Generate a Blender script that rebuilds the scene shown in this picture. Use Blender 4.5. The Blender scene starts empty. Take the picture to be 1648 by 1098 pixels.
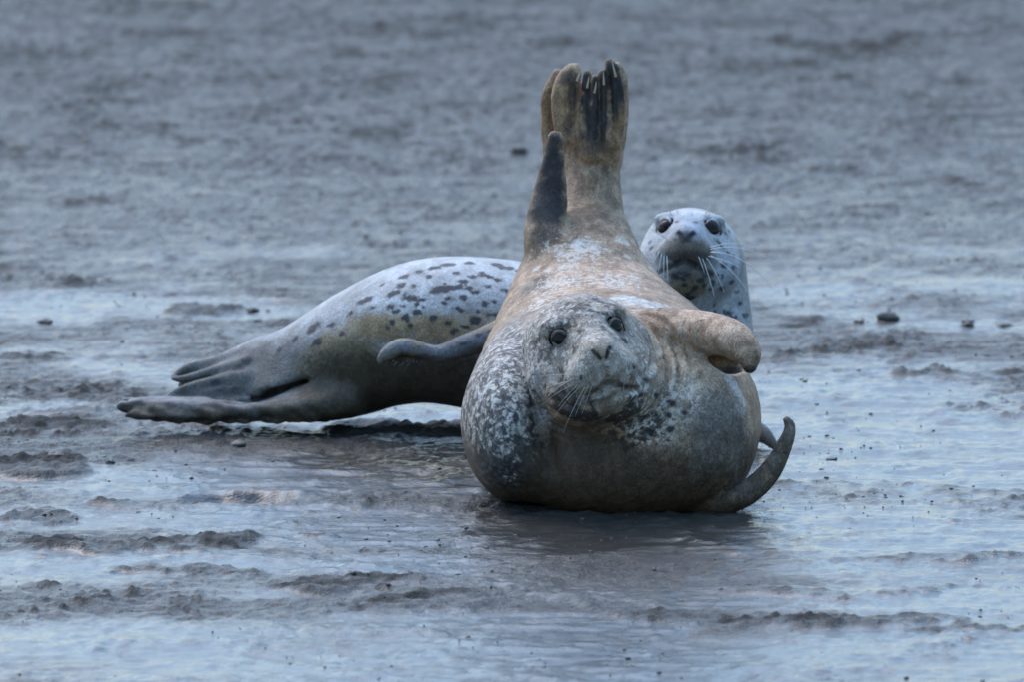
import bpy, math, random
import numpy as np
from mathutils import Matrix, Vector

random.seed(7)
rng = np.random.default_rng(7)
SC = bpy.context.scene
COL = SC.collection

# ------------------------------------------------------------------ camera
FPX = 19140.0                      # focal length in pixels of a 1648 px wide frame
CAM_H = 3.09
PITCH = math.radians(7.174)
cam_d = bpy.data.cameras.new('camera')
cam = bpy.data.objects.new('camera', cam_d)
COL.objects.link(cam)
cam.location = (0, 0, CAM_H)
cam.rotation_euler = (math.pi / 2 - PITCH, 0, 0)
cam_d.sensor_width = 36.0
cam_d.lens = 36.0 * FPX / 1648.0
cam_d.clip_start = 0.5
cam_d.clip_end = 5000
cam_d.dof.use_dof = True
cam_d.dof.focus_distance = 22.05
cam_d.dof.aperture_fstop = 7.2
SC.camera = cam

# ------------------------------------------------------------------ world and sun
SUN_EL, SUN_AZ = math.radians(52), math.radians(-35)    # azimuth from +Y towards +X
w = bpy.data.worlds.new('World')
SC.world = w
w.use_nodes = True
wn = w.node_tree.nodes
wl = w.node_tree.links
sky = wn.new('ShaderNodeTexSky')
sky.sky_type = 'NISHITA'
sky.sun_disc = False
sky.sun_elevation = SUN_EL
sky.sun_rotation = SUN_AZ
sky.air_density = 1.0
sky.dust_density = 1.2
sky.ozone_density = 1.6
bg = wn['Background']
# overcast: the blue is greyed and the light comes more from above than from the horizon
hs = wn.new('ShaderNodeHueSaturation')
hs.inputs['Saturation'].default_value = 1.1
hs.inputs['Hue'].default_value = 0.491
wl.new(sky.outputs[0], hs.inputs['Color'])
tc = wn.new('ShaderNodeTexCoord')
sx = wn.new('ShaderNodeSeparateXYZ')
wl.new(tc.outputs['Generated'], sx.inputs[0])
mr = wn.new('ShaderNodeMapRange')
mr.inputs[1].default_value = 0.0; mr.inputs[2].default_value = 0.9
mr.inputs[3].default_value = 0.66; mr.inputs[4].default_value = 2.45
wl.new(sx.outputs[2], mr.inputs[0])
mx = wn.new('ShaderNodeMix'); mx.data_type = 'RGBA'; mx.blend_type = 'MULTIPLY'
mx.inputs[0].default_value = 1.0
wl.new(hs.outputs[0], mx.inputs[6]); wl.new(mr.outputs[0], mx.inputs[7])
wl.new(mx.outputs[2], bg.inputs[0])
bg.inputs[1].default_value = 0.145
sd = bpy.data.lights.new('sun', 'SUN')
sd.energy = 0.5
sd.angle = math.radians(60)
sd.color = (1.0, 0.96, 0.9)
sun = bpy.data.objects.new('sun', sd)
COL.objects.link(sun)
sdir = Vector((math.sin(SUN_AZ) * math.cos(SUN_EL), math.cos(SUN_AZ) * math.cos(SUN_EL), math.sin(SUN_EL)))
sun.rotation_euler = sdir.to_track_quat('Z', 'Y').to_euler()
SC.view_settings.view_transform = 'Standard'
SC.view_settings.look = 'None'
SC.view_settings.exposure = 0.9
SC.view_settings.gamma = 1.0
SC.cycles.max_bounces = 6

# ------------------------------------------------------------------ geometry helpers
Y0 = 22.0
FWD = np.array([0, math.cos(PITCH), -math.sin(PITCH)])
UPV = np.array([0, math.sin(PITCH), math.cos(PITCH)])
EYE = np.array([0, 0, CAM_H])


def P(px, py, d):
    """world point of the photo measurement (px, py) at the distance Y0 + d"""
    r = FWD + np.array([1., 0, 0]) * (px - 824) / FPX - UPV * (py - 549) / FPX
    return EYE + r * ((Y0 + d) / r[1])


def G(px, py):
    """point of the level ground at a photo measurement"""
    r = FWD + np.array([1., 0, 0]) * (px - 824) / FPX - UPV * (py - 549) / FPX
    return EYE + r * (-CAM_H / r[2])


def mpx(r, d=0.0):
    return r * (Y0 + d) / math.cos(math.radians(8)) / FPX


def proj(v):
    q = v - EYE
    z = q @ FWD
    return 824 + FPX * q[:, 0] / z, 549 - FPX * (q @ UPV) / z, z


def hash2(ix, iy, seed):
    h = (ix.astype(np.int64) * 374761393 + iy.astype(np.int64) * 668265263 + seed * 1442695041) & 0xFFFFFFFF
    h = ((h ^ (h >> 13)) * 1274126177) & 0xFFFFFFFF
    h = h ^ (h >> 16)
    return (h & 0xFFFF).astype(np.float32) / 65535.0


def noise2(x, y, seed=0):
    ix = np.floor(x); iy = np.floor(y)
    fx = (x - ix).astype(np.float32); fy = (y - iy).astype(np.float32)
    ux = fx * fx * fx * (fx * (fx * 6 - 15) + 10); uy = fy * fy * fy * (fy * (fy * 6 - 15) + 10)
    def g(ox, oy):
        a = hash2(ix + ox, iy + oy, seed) * (2 * math.pi)
        return np.cos(a) * (fx - ox) + np.sin(a) * (fy - oy)
    a = g(0, 0); b = g(1, 0); c = g(0, 1); d = g(1, 1)
    return ((a + (b - a) * ux) + ((c + (d - c) * ux) - (a + (b - a) * ux)) * uy) * 1.5


def fbm2(x, y, octv=4, seed=0, gain=0.5):
    s = 0; a = 1.0; f = 1.0
    for o in range(octv):
        s = s + a * noise2(x * f + 17.3 * o, y * f - 9.1 * o, seed + o)
        a *= gain; f *= 2.03
    return s


def sstep(a, b, x):
    t = np.clip((x - a) / (b - a), 0, 1)
    return t * t * (3 - 2 * t)


def mesh_np(name, verts, quads, mat=None, smooth=True):
    me = bpy.data.meshes.new(name)
    n = len(verts); q = len(quads); k = quads.shape[1]
    me.vertices.add(n)
    me.vertices.foreach_set('co', np.ascontiguousarray(verts, dtype=np.float32).ravel())
    me.loops.add(q * k)
    me.loops.foreach_set('vertex_index', np.ascontiguousarray(quads, dtype=np.int32).ravel())
    me.polygons.add(q)
    me.polygons.foreach_set('loop_start', np.arange(0, q * k, k, dtype=np.int32))
    if smooth:
        me.polygons.foreach_set('use_smooth', np.ones(q, dtype=bool))
    me.update(calc_edges=True)
    if mat:
        me.materials.append(mat)
    return me


def link(name, me, parent=None, loc=None):
    o = bpy.data.objects.new(name, me)
    COL.objects.link(o)
    if parent is not None:
        o.parent = parent
    if loc is not None:
        o.location = loc
    return o


def tag(o, label=None, cat=None, group=None, kind=None):
    if label: o['label'] = label
    if cat: o['category'] = cat
    if group: o['group'] = group
    if kind: o['kind'] = kind
    return o


def fattr(me, name, arr):
    a = me.attributes.new(name, 'FLOAT', 'POINT')
    a.data.foreach_set('value', np.ascontiguousarray(arr, dtype=np.float32))


def cattr(me, name, arr):
    a = me.attributes.new(name, 'FLOAT_COLOR', 'POINT')
    c = np.ones((len(arr), 4), dtype=np.float32)
    c[:, :3] = arr
    a.data.foreach_set('color', c.ravel())


# ------------------------------------------------------------------ implicit surfaces
class Field:
    def __init__(self, xs, ys, zs):
        self.ax = [np.asarray(a, dtype=np.float32) for a in (xs, ys, zs)]
        self.F = np.full([len(a) for a in self.ax], 1.0, dtype=np.float32)

    def block(self, lo, hi):
        sl = []
        for a, l, h in zip(self.ax, lo, hi):
            i = max(int(np.searchsorted(a, l)) - 1, 0); j = min(int(np.searchsorted(a, h)) + 1, len(a))
            if j <= i: return None
            sl.append(slice(i, j))
        return tuple(sl)

    def pts(self, sl):
        return (self.ax[0][sl[0]][:, None, None], self.ax[1][sl[1]][None, :, None], self.ax[2][sl[2]][None, None, :])

    def apply(self, sl, d, k, sub=False):
        f = self.F[sl]
        if sub:
            a, b = f, -d
            h = np.clip(0.5 - 0.5 * (a - b) / k, 0, 1)
            self.F[sl] = a + (b - a) * h + k * h * (1 - h)
        else:
            h = np.clip(0.5 + 0.5 * (f - d) / k, 0, 1)
            self.F[sl] = f + (d - f) * h - k * h * (1 - h)

    def ellipsoid(self, c, r, B=None, k=0.02, sub=False):
        c = np.asarray(c, float); r = np.asarray(r, float)
        m = r.max() * (1.0 if B is not None else 1.0) + k + 0.03
        sl = self.block(c - m, c + m)
        if sl is None: return
        X, Y, Z = self.pts(sl)
        q = [X - c[0], Y - c[1], Z - c[2]]
        if B is not None:
            q = [B[i][0] * q[0] + B[i][1] * q[1] + B[i][2] * q[2] for i in range(3)]
        k0 = np.sqrt((q[0] / r[0]) ** 2 + (q[1] / r[1]) ** 2 + (q[2] / r[2]) ** 2)
        k1 = np.sqrt((q[0] / r[0] ** 2) ** 2 + (q[1] / r[1] ** 2) ** 2 + (q[2] / r[2] ** 2) ** 2) + 1e-6
        self.apply(sl, (k0 * (k0 - 1) / k1).astype(np.float32), k, sub)

    def chain(self, pts, rad, k=0.02, flat=None, sub=False, n=6):
        """tube through pts with changing radius; flat = (direction, factor) squeezes or widens the section"""
        pts = np.asarray(pts, float); rad = np.asarray(rad, float)
        if len(pts) > 2 and n > 1:
            t = np.linspace(0, len(pts) - 1, (len(pts) - 1) * n + 1)
            i = np.clip(t.astype(int), 0, len(pts) - 2); f = (t - i)[:, None]
            A = np.hstack([pts, rad[:, None]])
            E = np.vstack([2 * A[0] - A[1], A, 2 * A[-1] - A[-2]])
            p0, p1, p2, p3 = E[i], E[i + 1], E[i + 2], E[i + 3]
            Q = 0.5 * ((2 * p1) + (p2 - p0) * f + (2 * p0 - 5 * p1 + 4 * p2 - p3) * f ** 2 + (3 * p1 - p0 - 3 * p2 + p3) * f ** 3)
            pts, rad = Q[:, :3], np.maximum(Q[:, 3], 1e-4)
        sc = 1.0
        nrm = None
        if flat is not None:
            nrm = np.asarray(flat[0], float); nrm = nrm / np.linalg.norm(nrm); s = flat[1]
            sc = min(1.0, s)
        m = rad.max() * (max(1.0, flat[1]) if flat is not None else 1) + k + 0.03
        sl = self.block(pts.min(0) - m, pts.max(0) + m)
        if sl is None: return
        X, Y, Z = self.pts(sl)
        if nrm is not None:
            g = (1 / s - 1)
            dn = (X * nrm[0] + Y * nrm[1] + Z * nrm[2]) * g
            X = X + dn * nrm[0]; Y = Y + dn * nrm[1]; Z = Z + dn * nrm[2]
            pts = pts + (pts @ nrm)[:, None] * g * nrm
        best = None
        for a, b, ra, rb in zip(pts[:-1], pts[1:], rad[:-1], rad[1:]):
            ab = b - a
            L = max(float(ab @ ab), 1e-12)
            t = np.clip(((X - a[0]) * ab[0] + (Y - a[1]) * ab[1] + (Z - a[2]) * ab[2]) / L, 0, 1).astype(np.float32)
            d = np.sqrt((X - a[0] - t * ab[0]) ** 2 + (Y - a[1] - t * ab[1]) ** 2 + (Z - a[2] - t * ab[2]) ** 2) - (ra + t * (rb - ra))
            best = d if best is None else np.minimum(best, d)
        self.apply(sl, (best * sc).astype(np.float32), k, sub)

    def sample(self, p):
        p = np.atleast_2d(p)
        ii, ff = [], []
        for a in range(3):
            i = np.clip(np.searchsorted(self.ax[a], p[:, a]) - 1, 0, len(self.ax[a]) - 2)
            ii.append(i); ff.append((p[:, a] - self.ax[a][i]) / (self.ax[a][i + 1] - self.ax[a][i]))
        r = 0
        for dx in (0, 1):
            for dy in (0, 1):
                for dz in (0, 1):
                    wgt = (ff[0] if dx else 1 - ff[0]) * (ff[1] if dy else 1 - ff[1]) * (ff[2] if dz else 1 - ff[2])
                    r = r + wgt * self.F[ii[0] + dx, ii[1] + dy, ii[2] + dz]
        return r

    def hit(self, o, dr, L=0.5, n=600):
        t = np.linspace(0, L, n)
        v = self.sample(o + t[:, None] * dr)
        k = np.nonzero(v < 0)[0]
        return o + t[k[0]] * dr if len(k) else o + dr * L * 0.5

    def hitpx(self, px, py, d0=-.5, L=1.6):
        o = P(px, py, d0); r = P(px, py, d0 + 1) - o
        return self.hit(o, r / np.linalg.norm(r), L, 1600)

    def mesh(self, relax=2):
        F = self.F
        S = F < 0
        cs = None
        cnt = np.zeros([n - 1 for n in F.shape], dtype=np.int8)
        for dx in (0, 1):
            for dy in (0, 1):
                for dz in (0, 1):
                    cnt += S[dx:F.shape[0] - 1 + dx, dy:F.shape[1] - 1 + dy, dz:F.shape[2] - 1 + dz]
        act = (cnt > 0) & (cnt < 8)
        idx = np.full(act.shape, -1, dtype=np.int32)
        I, J, K = np.nonzero(act)
        idx[I, J, K] = np.arange(len(I))
        corners = [(a, b, c) for a in (0, 1) for b in (0, 1) for c in (0, 1)]
        val = np.stack([F[I + a, J + b, K + c] for a, b, c in corners], 1)
        pos = np.stack([np.stack([self.ax[0][I + a], self.ax[1][J + b], self.ax[2][K + c]], 1) for a, b, c in corners], 1)
        acc = np.zeros((len(I), 3)); num = np.zeros(len(I))
        for i in range(8):
            for j in range(i + 1, 8):
                if sum(x != y for x, y in zip(corners[i], corners[j])) != 1: continue
                va, vb = val[:, i], val[:, j]
                m = (va < 0) != (vb < 0)
                t = np.where(m, va / np.where(m, va - vb, 1), 0)
                q = pos[:, i] + (pos[:, j] - pos[:, i]) * t[:, None]
                acc += q * m[:, None]; num += m
        V = acc / np.maximum(num, 1)[:, None]
        quads = []
        for ax in range(3):
            b, c = (ax + 1) % 3, (ax + 2) % 3
            s0 = [slice(None)] * 3; s1 = [slice(None)] * 3
            s0[ax] = slice(0, -1); s1[ax] = slice(1, None)
            ch = S[tuple(s0)] != S[tuple(s1)]
            e = np.array(np.nonzero(ch)).T
            e = e[(e[:, b] > 0) & (e[:, c] > 0) & (e[:, b] < F.shape[b] - 1) & (e[:, c] < F.shape[c] - 1)]
            ins = S[e[:, 0], e[:, 1], e[:, 2]]
            def at(ob, oc):
                q = e.copy(); q[:, b] += ob; q[:, c] += oc
                return idx[q[:, 0], q[:, 1], q[:, 2]]
            Q = np.stack([at(-1, -1), at(0, -1), at(0, 0), at(-1, 0)], 1)
            Q[~ins] = Q[~ins][:, ::-1]
            quads.append(Q)
        Q = np.vstack(quads)
        Q = Q[(Q >= 0).all(1)]
        for it in range(relax):
            acc = np.zeros_like(V); n = np.zeros(len(V))
            for a in range(4):
                u, v = Q[:, a], Q[:, (a + 1) % 4]
                for c in range(3):
                    acc[:, c] += np.bincount(u, V[v, c], len(V)) + np.bincount(v, V[u, c], len(V))
                n += np.bincount(u, minlength=len(V)) + np.bincount(v, minlength=len(V))
            V = V + 0.5 * (acc / np.maximum(n, 1)[:, None] - V)
        return V, Q


def vnormals(V, Q):
    fn = np.cross(V[Q[:, 2]] - V[Q[:, 0]], V[Q[:, 3]] - V[Q[:, 1]])
    N = np.zeros_like(V)
    for a in range(4):
        for c in range(3):
            N[:, c] += np.bincount(Q[:, a], fn[:, c], len(V))
    return N / np.maximum(np.linalg.norm(N, axis=1), 1e-9)[:, None]


def axis(lo, hi, flo, fhi, coarse, fine):
    a = []
    x = lo
    while x < hi:
        a.append(x)
        t = max(flo - x, x - fhi, 0.0)
        x += min(coarse, fine + t * 0.08)
    a.append(x)
    return np.array(a)


# ------------------------------------------------------------------ node helper
class NT:
    def __init__(self, name):
        self.m = bpy.data.materials.new(name)
        self.m.use_nodes = True
        self.n = self.m.node_tree.nodes
        self.l = self.m.node_tree.links
        self.b = self.n['Principled BSDF']

    def put(self, sock, v):
        if isinstance(v, bpy.types.NodeSocket): self.l.new(v, sock)
        elif isinstance(v, (tuple, list)):
            sock.default_value = tuple(v) + (1,) if (len(v) == 3 and sock.type == 'RGBA') else v
        else: sock.default_value = v

    def math(self, op, a, b=0.0, clamp=False):
        x = self.n.new('ShaderNodeMath'); x.operation = op; x.use_clamp = clamp
        self.put(x.inputs[0], a); self.put(x.inputs[1], b)
        return x.outputs[0]

    def mix(self, f, a, b, mode='MIX'):
        x = self.n.new('ShaderNodeMix'); x.data_type = 'RGBA'; x.blend_type = mode
        self.put(x.inputs[0], f); self.put(x.inputs[6], a); self.put(x.inputs[7], b)
        return x.outputs[2]

    def mixf(self, f, a, b):
        x = self.n.new('ShaderNodeMix'); x.data_type = 'FLOAT'
        self.put(x.inputs[0], f); self.put(x.inputs[2], a); self.put(x.inputs[3], b)
        return x.outputs[0]

    def attr(self, name, col=False):
        x = self.n.new('ShaderNodeAttribute'); x.attribute_name = name
        return x.outputs['Color'] if col else x.outputs['Fac']

    def obj(self, scale=(1, 1, 1), rot=(0, 0, 0)):
        t = self.n.new('ShaderNodeTexCoord'); m = self.n.new('ShaderNodeMapping')
        m.inputs['Scale'].default_value = scale; m.inputs['Rotation'].default_value = rot
        self.l.new(t.outputs['Object'], m.inputs['Vector'])
        return m.outputs[0]

    def noise(self, vec, scale, det=4, rough=0.55, dist=0.0):
        x = self.n.new('ShaderNodeTexNoise')
        self.l.new(vec, x.inputs['Vector'])
        x.inputs['Scale'].default_value = scale; x.inputs['Detail'].default_value = det
        x.inputs['Roughness'].default_value = rough; x.inputs['Distortion'].default_value = dist
        return x.outputs['Fac']

    def step(self, v, a, b):
        x = self.n.new('ShaderNodeMapRange'); x.interpolation_type = 'SMOOTHSTEP'
        self.put(x.inputs[0], v); self.put(x.inputs[1], a); self.put(x.inputs[2], b)
        return x.outputs[0]

    def bump(self, h, dist, strength=1.0, nrm=None):
        x = self.n.new('ShaderNodeBump')
        x.inputs['Distance'].default_value = dist; x.inputs['Strength'].default_value = strength
        self.l.new(h, x.inputs['Height'])
        if nrm is not None: self.l.new(nrm, x.inputs['Normal'])
        return x.outputs[0]


# ------------------------------------------------------------------ materials
def mud_material():
    t = NT('wet_mud')
    wet = t.attr('wet')
    lump = t.attr('lump')
    o = t.obj()
    n1 = t.noise(o, 3.0, 5, 0.6)
    n2 = t.noise(o, 30.0, 6, 0.65)
    n3 = t.noise(o, 140.0, 4, 0.6)
    col = t.mix(t.step(n1, 0.35, 0.65), (0.046, 0.0435, 0.039), (0.064, 0.061, 0.055))
    col = t.mix(t.step(n2, 0.35, 0.7), col, (0.036, 0.031, 0.025))
    col = t.mix(t.math('MULTIPLY', wet, 0.6), col, (0.045, 0.041, 0.036))
    t.put(t.b.inputs['Base Color'], col)
    r = t.mixf(t.step(wet, .0, .5), .55, t.mixf(t.step(wet, .45, 1.0), .24, .09))
    r = t.math('ADD', r, t.math('MULTIPLY', t.math('SUBTRACT', n2, 0.5), 0.25), clamp=True)
    t.put(t.b.inputs['Roughness'], r)
    t.put(t.b.inputs['IOR'], 1.38)
    t.put(t.b.inputs['Specular IOR Level'], t.mixf(t.step(wet, .0, .5), .06, t.mixf(t.step(wet, .4, .95), .22, .74)))
    hb = t.math('ADD', t.math('MULTIPLY', n2, 0.6), t.math('MULTIPLY', n3, 0.5))
    st = t.mixf(wet, 1.0, 0.16)
    bp = t.n.new('ShaderNodeBump')
    bp.inputs['Distance'].default_value = 0.02
    t.put(bp.inputs['Strength'], st)
    t.put(bp.inputs['Height'], hb)
    t.put(t.b.inputs['Normal'], bp.outputs[0])
    return t.m


def clod_material():
    t = NT('clod_mud')
    o = t.obj()
    n2 = t.noise(o, 45.0, 6, 0.65)
    col = t.mix(t.step(n2, 0.3, 0.7), (0.075, 0.068, 0.058), (0.038, 0.034, 0.028))
    t.put(t.b.inputs['Base Color'], col)
    t.put(t.b.inputs['Roughness'], 0.5)
    t.put(t.b.inputs['Normal'], t.bump(n2, 0.01, 0.8))
    return t.m


def coat_material(name, dark, pale, mudc, rough=0.55, var=1.0):
    """short fur: painted base coat, pale flecks, dark mottling, drawn spots, mud film"""
    t = NT(name)
    o = t.obj()
    coat = t.attr('coat', True)
    fleck = t.attr('fleck'); mott = t.attr('mottle'); spot = t.attr('spot'); mud = t.attr('mud')
    nA = t.noise(o, 62.0, 5, 0.62, 0.35)
    nB = t.noise(o, 105.0, 4, 0.65, 0.3)
    nC = t.noise(t.obj((1, 1, 0.5)), 380.0, 3, 0.6)
    nD = t.noise(o, 900.0, 2, 0.5)
    nE = t.noise(o, 20.0, 4, 0.6)
    col = t.mix(t.step(nC, 0.3, 0.7), t.mix(1.0, coat, (0.66, 0.64, 0.61), 'MULTIPLY'), t.mix(1.0, coat, (1.3, 1.29, 1.27), 'MULTIPLY'))
    col = t.mix(t.step(nE, 0.35, 0.65), t.mix(1.0, col, (0.74, 0.72, 0.7), 'MULTIPLY'), t.mix(1.0, col, (1.12, 1.12, 1.12), 'MULTIPLY'))
    nF = t.noise(t.obj((1, 1, .75)), 55.0, 5, 0.68, .3)
    col = t.mix(var, col, t.mix(t.step(nF, 0.38, 0.62), t.mix(1.0, col, (0.62, 0.55, 0.48), 'MULTIPLY'), t.mix(1.0, col, (1.18, 1.18, 1.17), 'MULTIPLY')))
    fl = t.math('ADD', nB, t.math('MULTIPLY', t.math('SUBTRACT', fleck, 0.5), 0.4))
    fl = t.math('ADD', fl, t.math('MULTIPLY', t.math('SUBTRACT', nC, 0.5), 0.2))
    col = t.mix(t.math('MULTIPLY', t.step(fl, 0.49, 0.62), t.math('MINIMUM', t.math('MULTIPLY', fleck, 1.4), 0.9)), col, pale)
    mo = t.math('ADD', nA, t.math('MULTIPLY', t.math('SUBTRACT', mott, 0.5), 0.5))
    mo = t.math('ADD', mo, t.math('MULTIPLY', t.math('SUBTRACT', nC, 0.5), 0.22))
    col = t.mix(t.math('MULTIPLY', t.step(mo, 0.5, 0.62), 0.86), col, dark)
    sp = t.math('ADD', spot, t.math('MULTIPLY', t.math('SUBTRACT', nC, 0.5), 0.010))
    sp = t.math('ADD', sp, t.math('MULTIPLY', t.math('SUBTRACT', nB, 0.5), 0.016))
    col = t.mix(t.math('MULTIPLY', t.step(sp, -0.003, 0.002), 0.96), col, dark)
    mm = t.math('ADD', mud, t.math('MULTIPLY', t.math('SUBTRACT', nB, 0.5), 0.9))
    mm = t.math('MULTIPLY', t.step(mm, 0.25, 0.85), 0.94)
    mc = t.mix(t.step(nC, 0.3, 0.7), mudc, tuple(c * 1.5 for c in mudc))
    mc = t.mix(t.step(nF, 0.4, 0.62), t.mix(1.0, mc, (0.75, 0.73, 0.7), 'MULTIPLY'), t.mix(1.0, mc, (1.2, 1.18, 1.15), 'MULTIPLY'))
    col = t.mix(mm, col, mc)
    t.put(t.b.inputs['Base Color'], col)
    t.put(t.b.inputs['Roughness'], t.mixf(mm, rough, 0.5))
    t.put(t.b.inputs['Specular IOR Level'], 0.3)
    hb = t.math('ADD', t.math('MULTIPLY', nC, 0.6), t.math('MULTIPLY', nD, 0.25))
    t.put(t.b.inputs['Normal'], t.bump(t.math('ADD', hb, t.math('MULTIPLY', nB, .5)), 0.007, 0.6))
    return t.m


def plain(name, col, rough, spec=0.5, coatw=0.0):
    t = NT(name)
    o = t.obj()
    n = t.noise(o, 120.0, 3)
    t.put(t.b.inputs['Base Color'], t.mix(n, tuple(c * 0.8 for c in col), tuple(c * 1.2 for c in col)))
    t.put(t.b.inputs['Roughness'], rough)
    t.put(t.b.inputs['Specular IOR Level'], spec)
    t.put(t.b.inputs['Coat Weight'], coatw)
    t.put(t.b.inputs['Coat Roughness'], 0.03)
    return t.m


M_MUD = mud_material()
M_CLOD = clod_material()
M_FRONT = coat_material('tan_mottled_fur', (0.022, 0.020, 0.020), (0.62, 0.57, 0.50), (0.046, 0.030, 0.0165), 0.55, 0.75)
M_BACK = coat_material('silver_spotted_fur', (0.022, 0.024, 0.03), (0.60, 0.60, 0.59), (0.046, 0.036, 0.021), 0.45, 0.3)
M_EYE = plain('dark_eye', (0.010, 0.006, 0.004), 0.04, 0.16, 0.04)
M_WHISK = plain('whisker_bristle', (0.66, 0.65, 0.6), 0.35)
M_CLAWD = plain('dark_claw', (0.05, 0.045, 0.04), 0.4)
M_CLAW = plain('horn_claw', (0.36, 0.27, 0.18), 0.4)

# ------------------------------------------------------------------ the mud flat
def growing(a, b, s0, g=1.12):
    out = []; x = a; s = s0; sg = 1 if b > a else -1
    while (b - x) * sg > 0:
        s *= g; x += sg * s; out.append(x)
    return out


gx = np.arange(-1.75, 1.7501, 0.0062)
xs = np.array(growing(-1.75, -900, 0.006)[::-1] + list(gx) + growing(1.75, 900, 0.006))
gy = np.concatenate([np.arange(19.2, 25.5, 0.0085), np.arange(25.5, 34.0, 0.017)])
ys = np.array(growing(19.2, -60, 0.0085)[::-1] + list(gy) + growing(34.0, 2500, 0.017))
GX, GY = np.meshgrid(xs, ys, indexing='ij')
fade = sstep(3.2, 1.9, np.abs(GX)) * sstep(60, 34, GY) * sstep(18, 19, GY)
gxx = GX.astype(np.float64); gyy = GY.astype(np.float64)

lum = fbm2(gxx * 1.7, gyy * 1.05, 3, 11, 0.5)
lum2 = fbm2(gxx * 4.4, gyy * 2.6, 3, 23, 0.5)
rough = fbm2(gxx * 26, gyy * 20, 4, 57, 0.6)
grit = noise2(gxx * 75, gyy * 50, 61)
mask = sstep(0.40, 1.25, lum * 0.75 + lum2 * 0.5 + 0.22 * rough + 0.15 * grit)
# drawn mounds (px, py, width m, depth m, height m)
MOUNDS = [(130, 887, .12, .07, .022), (330, 882, .11, .05, .022), (60, 760, .10, .10, .024), (160, 815, .05, .05, .012),
          (310, 925, .14, .05, .016), (190, 928, .04, .03, .008), (540, 947, .16, .06, .018), (680, 965, .12, .06, .012),
          (140, 974, .08, .05, .009), (85, 940, .04, .03, .008), (30, 845, .07, .08, .014), (470, 868, .04, .03, .010),
          (620, 692, .14, .05, .030), (690, 694, .10, .06, .030), (735, 702, .08, .06, .022), (385, 722, .04, .05, .016), (335, 507, .07, .09, .022),
          (1490, 905, .20, .05, .010), (1510, 950, .12, .04, .010), (1380, 1003, .22, .05, .012), (1580, 1017, .16, .05, .012),
          (1300, 957, .18, .05, .008), (1080, 990, .16, .04, .008), (1400, 790, .16, .06, .007), (1575, 800, .14, .06, .008),
          (1280, 527, .06, .06, .010), (1600, 662, .10, .06, .008), (1480, 607, .10, .06, .008), (30, 580, .10, .10, .010),
          (440, 128, .05, .08, .012), (300, 234, .06, .06, .014), (20, 242, .07, .06, .014), (560, 260, .10, .06, .010),
          (1525, 297, .08, .06, .014), (1330, 275, .12, .06, .010), (130, 335, .1, .08, .010), (130, 465, .07, .06, .010)]
mound = np.zeros_like(gxx); 
wob = fbm2(gxx * 9, gyy * 9, 3, 41) * 0.5
WX = gxx + .07 * fbm2(gxx * 5, gyy * 5, 3, 201); WY = gyy + .10 * fbm2(gxx * 4, gyy * 4, 3, 207)
for (px, py, wx, wy, h) in MOUNDS:
    g = G(px, py)
    r2 = ((WX - g[0]) / wx) ** 2 + ((WY - g[1] - wy * 0.6) / wy) ** 2
    mound = np.maximum(mound, (h * np.clip(1.25 + wob * 0.8 - r2, 0, 1) ** 0.8))
pit = np.zeros_like(gxx)
g = G(385, 806)
r2 = ((gxx - g[0]) / .10) ** 2 + ((gyy - g[1] - 0.03) / .07) ** 2
pit = -0.035 * np.clip(1.2 + wob * 0.5 - r2, 0, 1)
crumb = np.clip(fbm2(gxx * 60, gyy * 45, 2, 77, 0.6) - 0.25, 0, 1)
ripple = fbm2(gxx * 4.5 + 0.6 * lum2, gyy * 7.0, 3, 91, 0.5)
fine = fbm2(gxx * 13 + lum2, gyy * 22, 3, 131, 0.6)
fine0 = fbm2(gxx * 11 + 3.1, gyy * 19, 3, 137, 0.6)
film = np.zeros_like(gxx)                      # where water stands as a film on the mud
for (px, py, wx, wy, a) in [(1450, 720, .55, .9, .9), (1330, 850, .5, .5, .9), (420, 1060, 1.0, .45, .8), (1000, 1090, .7, .3, .7), (150, 500, .5, .35, .5),
                            (1500, 470, .6, .4, .4), (1000, 860, .4, .3, .8), (640, 672, .25, .25, .9), (420, 770, .35, .3, .6), (600, 850, .4, .3, .6), (1500, 1060, .4, .5, .8), (1500, 970, .5, .2, .8), (230, 905, .45, .14, .8), (250, 840, .4, .15, .7), (700, 1010, .5, .2, .7), (560, 905, .3, .12, .7), (1350, 640, .4, .3, .8), (300, 660, .4, .12, .6), (800, 780, .3, .2, .6)]:
    g = G(px, py)
    film = np.maximum(film, a * np.exp(-(((gxx - g[0]) / wx) ** 2 + ((gyy - g[1]) / wy) ** 2) ** 1.5))
film = np.clip(film + .30 + (.5 - .28 * sstep(24, 27, gyy)) * fbm2(gxx * 1.9, gyy * 2.2, 4, 171) - .35 * sstep(26, 29, gyy), 0, 1)
film = np.clip(.55 * film + .45 * sstep(.36, .66, film + .10 * rough + .10 * grit + .12 * fine0), 0, 1)
patch = 1 - film
lumpiness = np.clip(mask * (1 - .4 * film) + sstep(0.0, 0.016, mound + 0.004 * rough * (mound > 0)), 0, 1)
low = fbm2(gxx * 0.5, gyy * 0.4, 3, 5)
quiet = np.ones_like(gxx)
for (px, py, wx, wy) in [(1000, 870, .42, .45), (450, 1060, .7, .25), (850, 1075, .8, .2), (1450, 700, .5, .5)]:
    g = G(px, py)
    r2 = ((gxx - g[0]) / wx) ** 2 + ((gyy - g[1]) / wy) ** 2
    quiet *= 1 - 0.85 * np.exp(-r2 * 1.2)
lumpiness *= quiet
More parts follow.
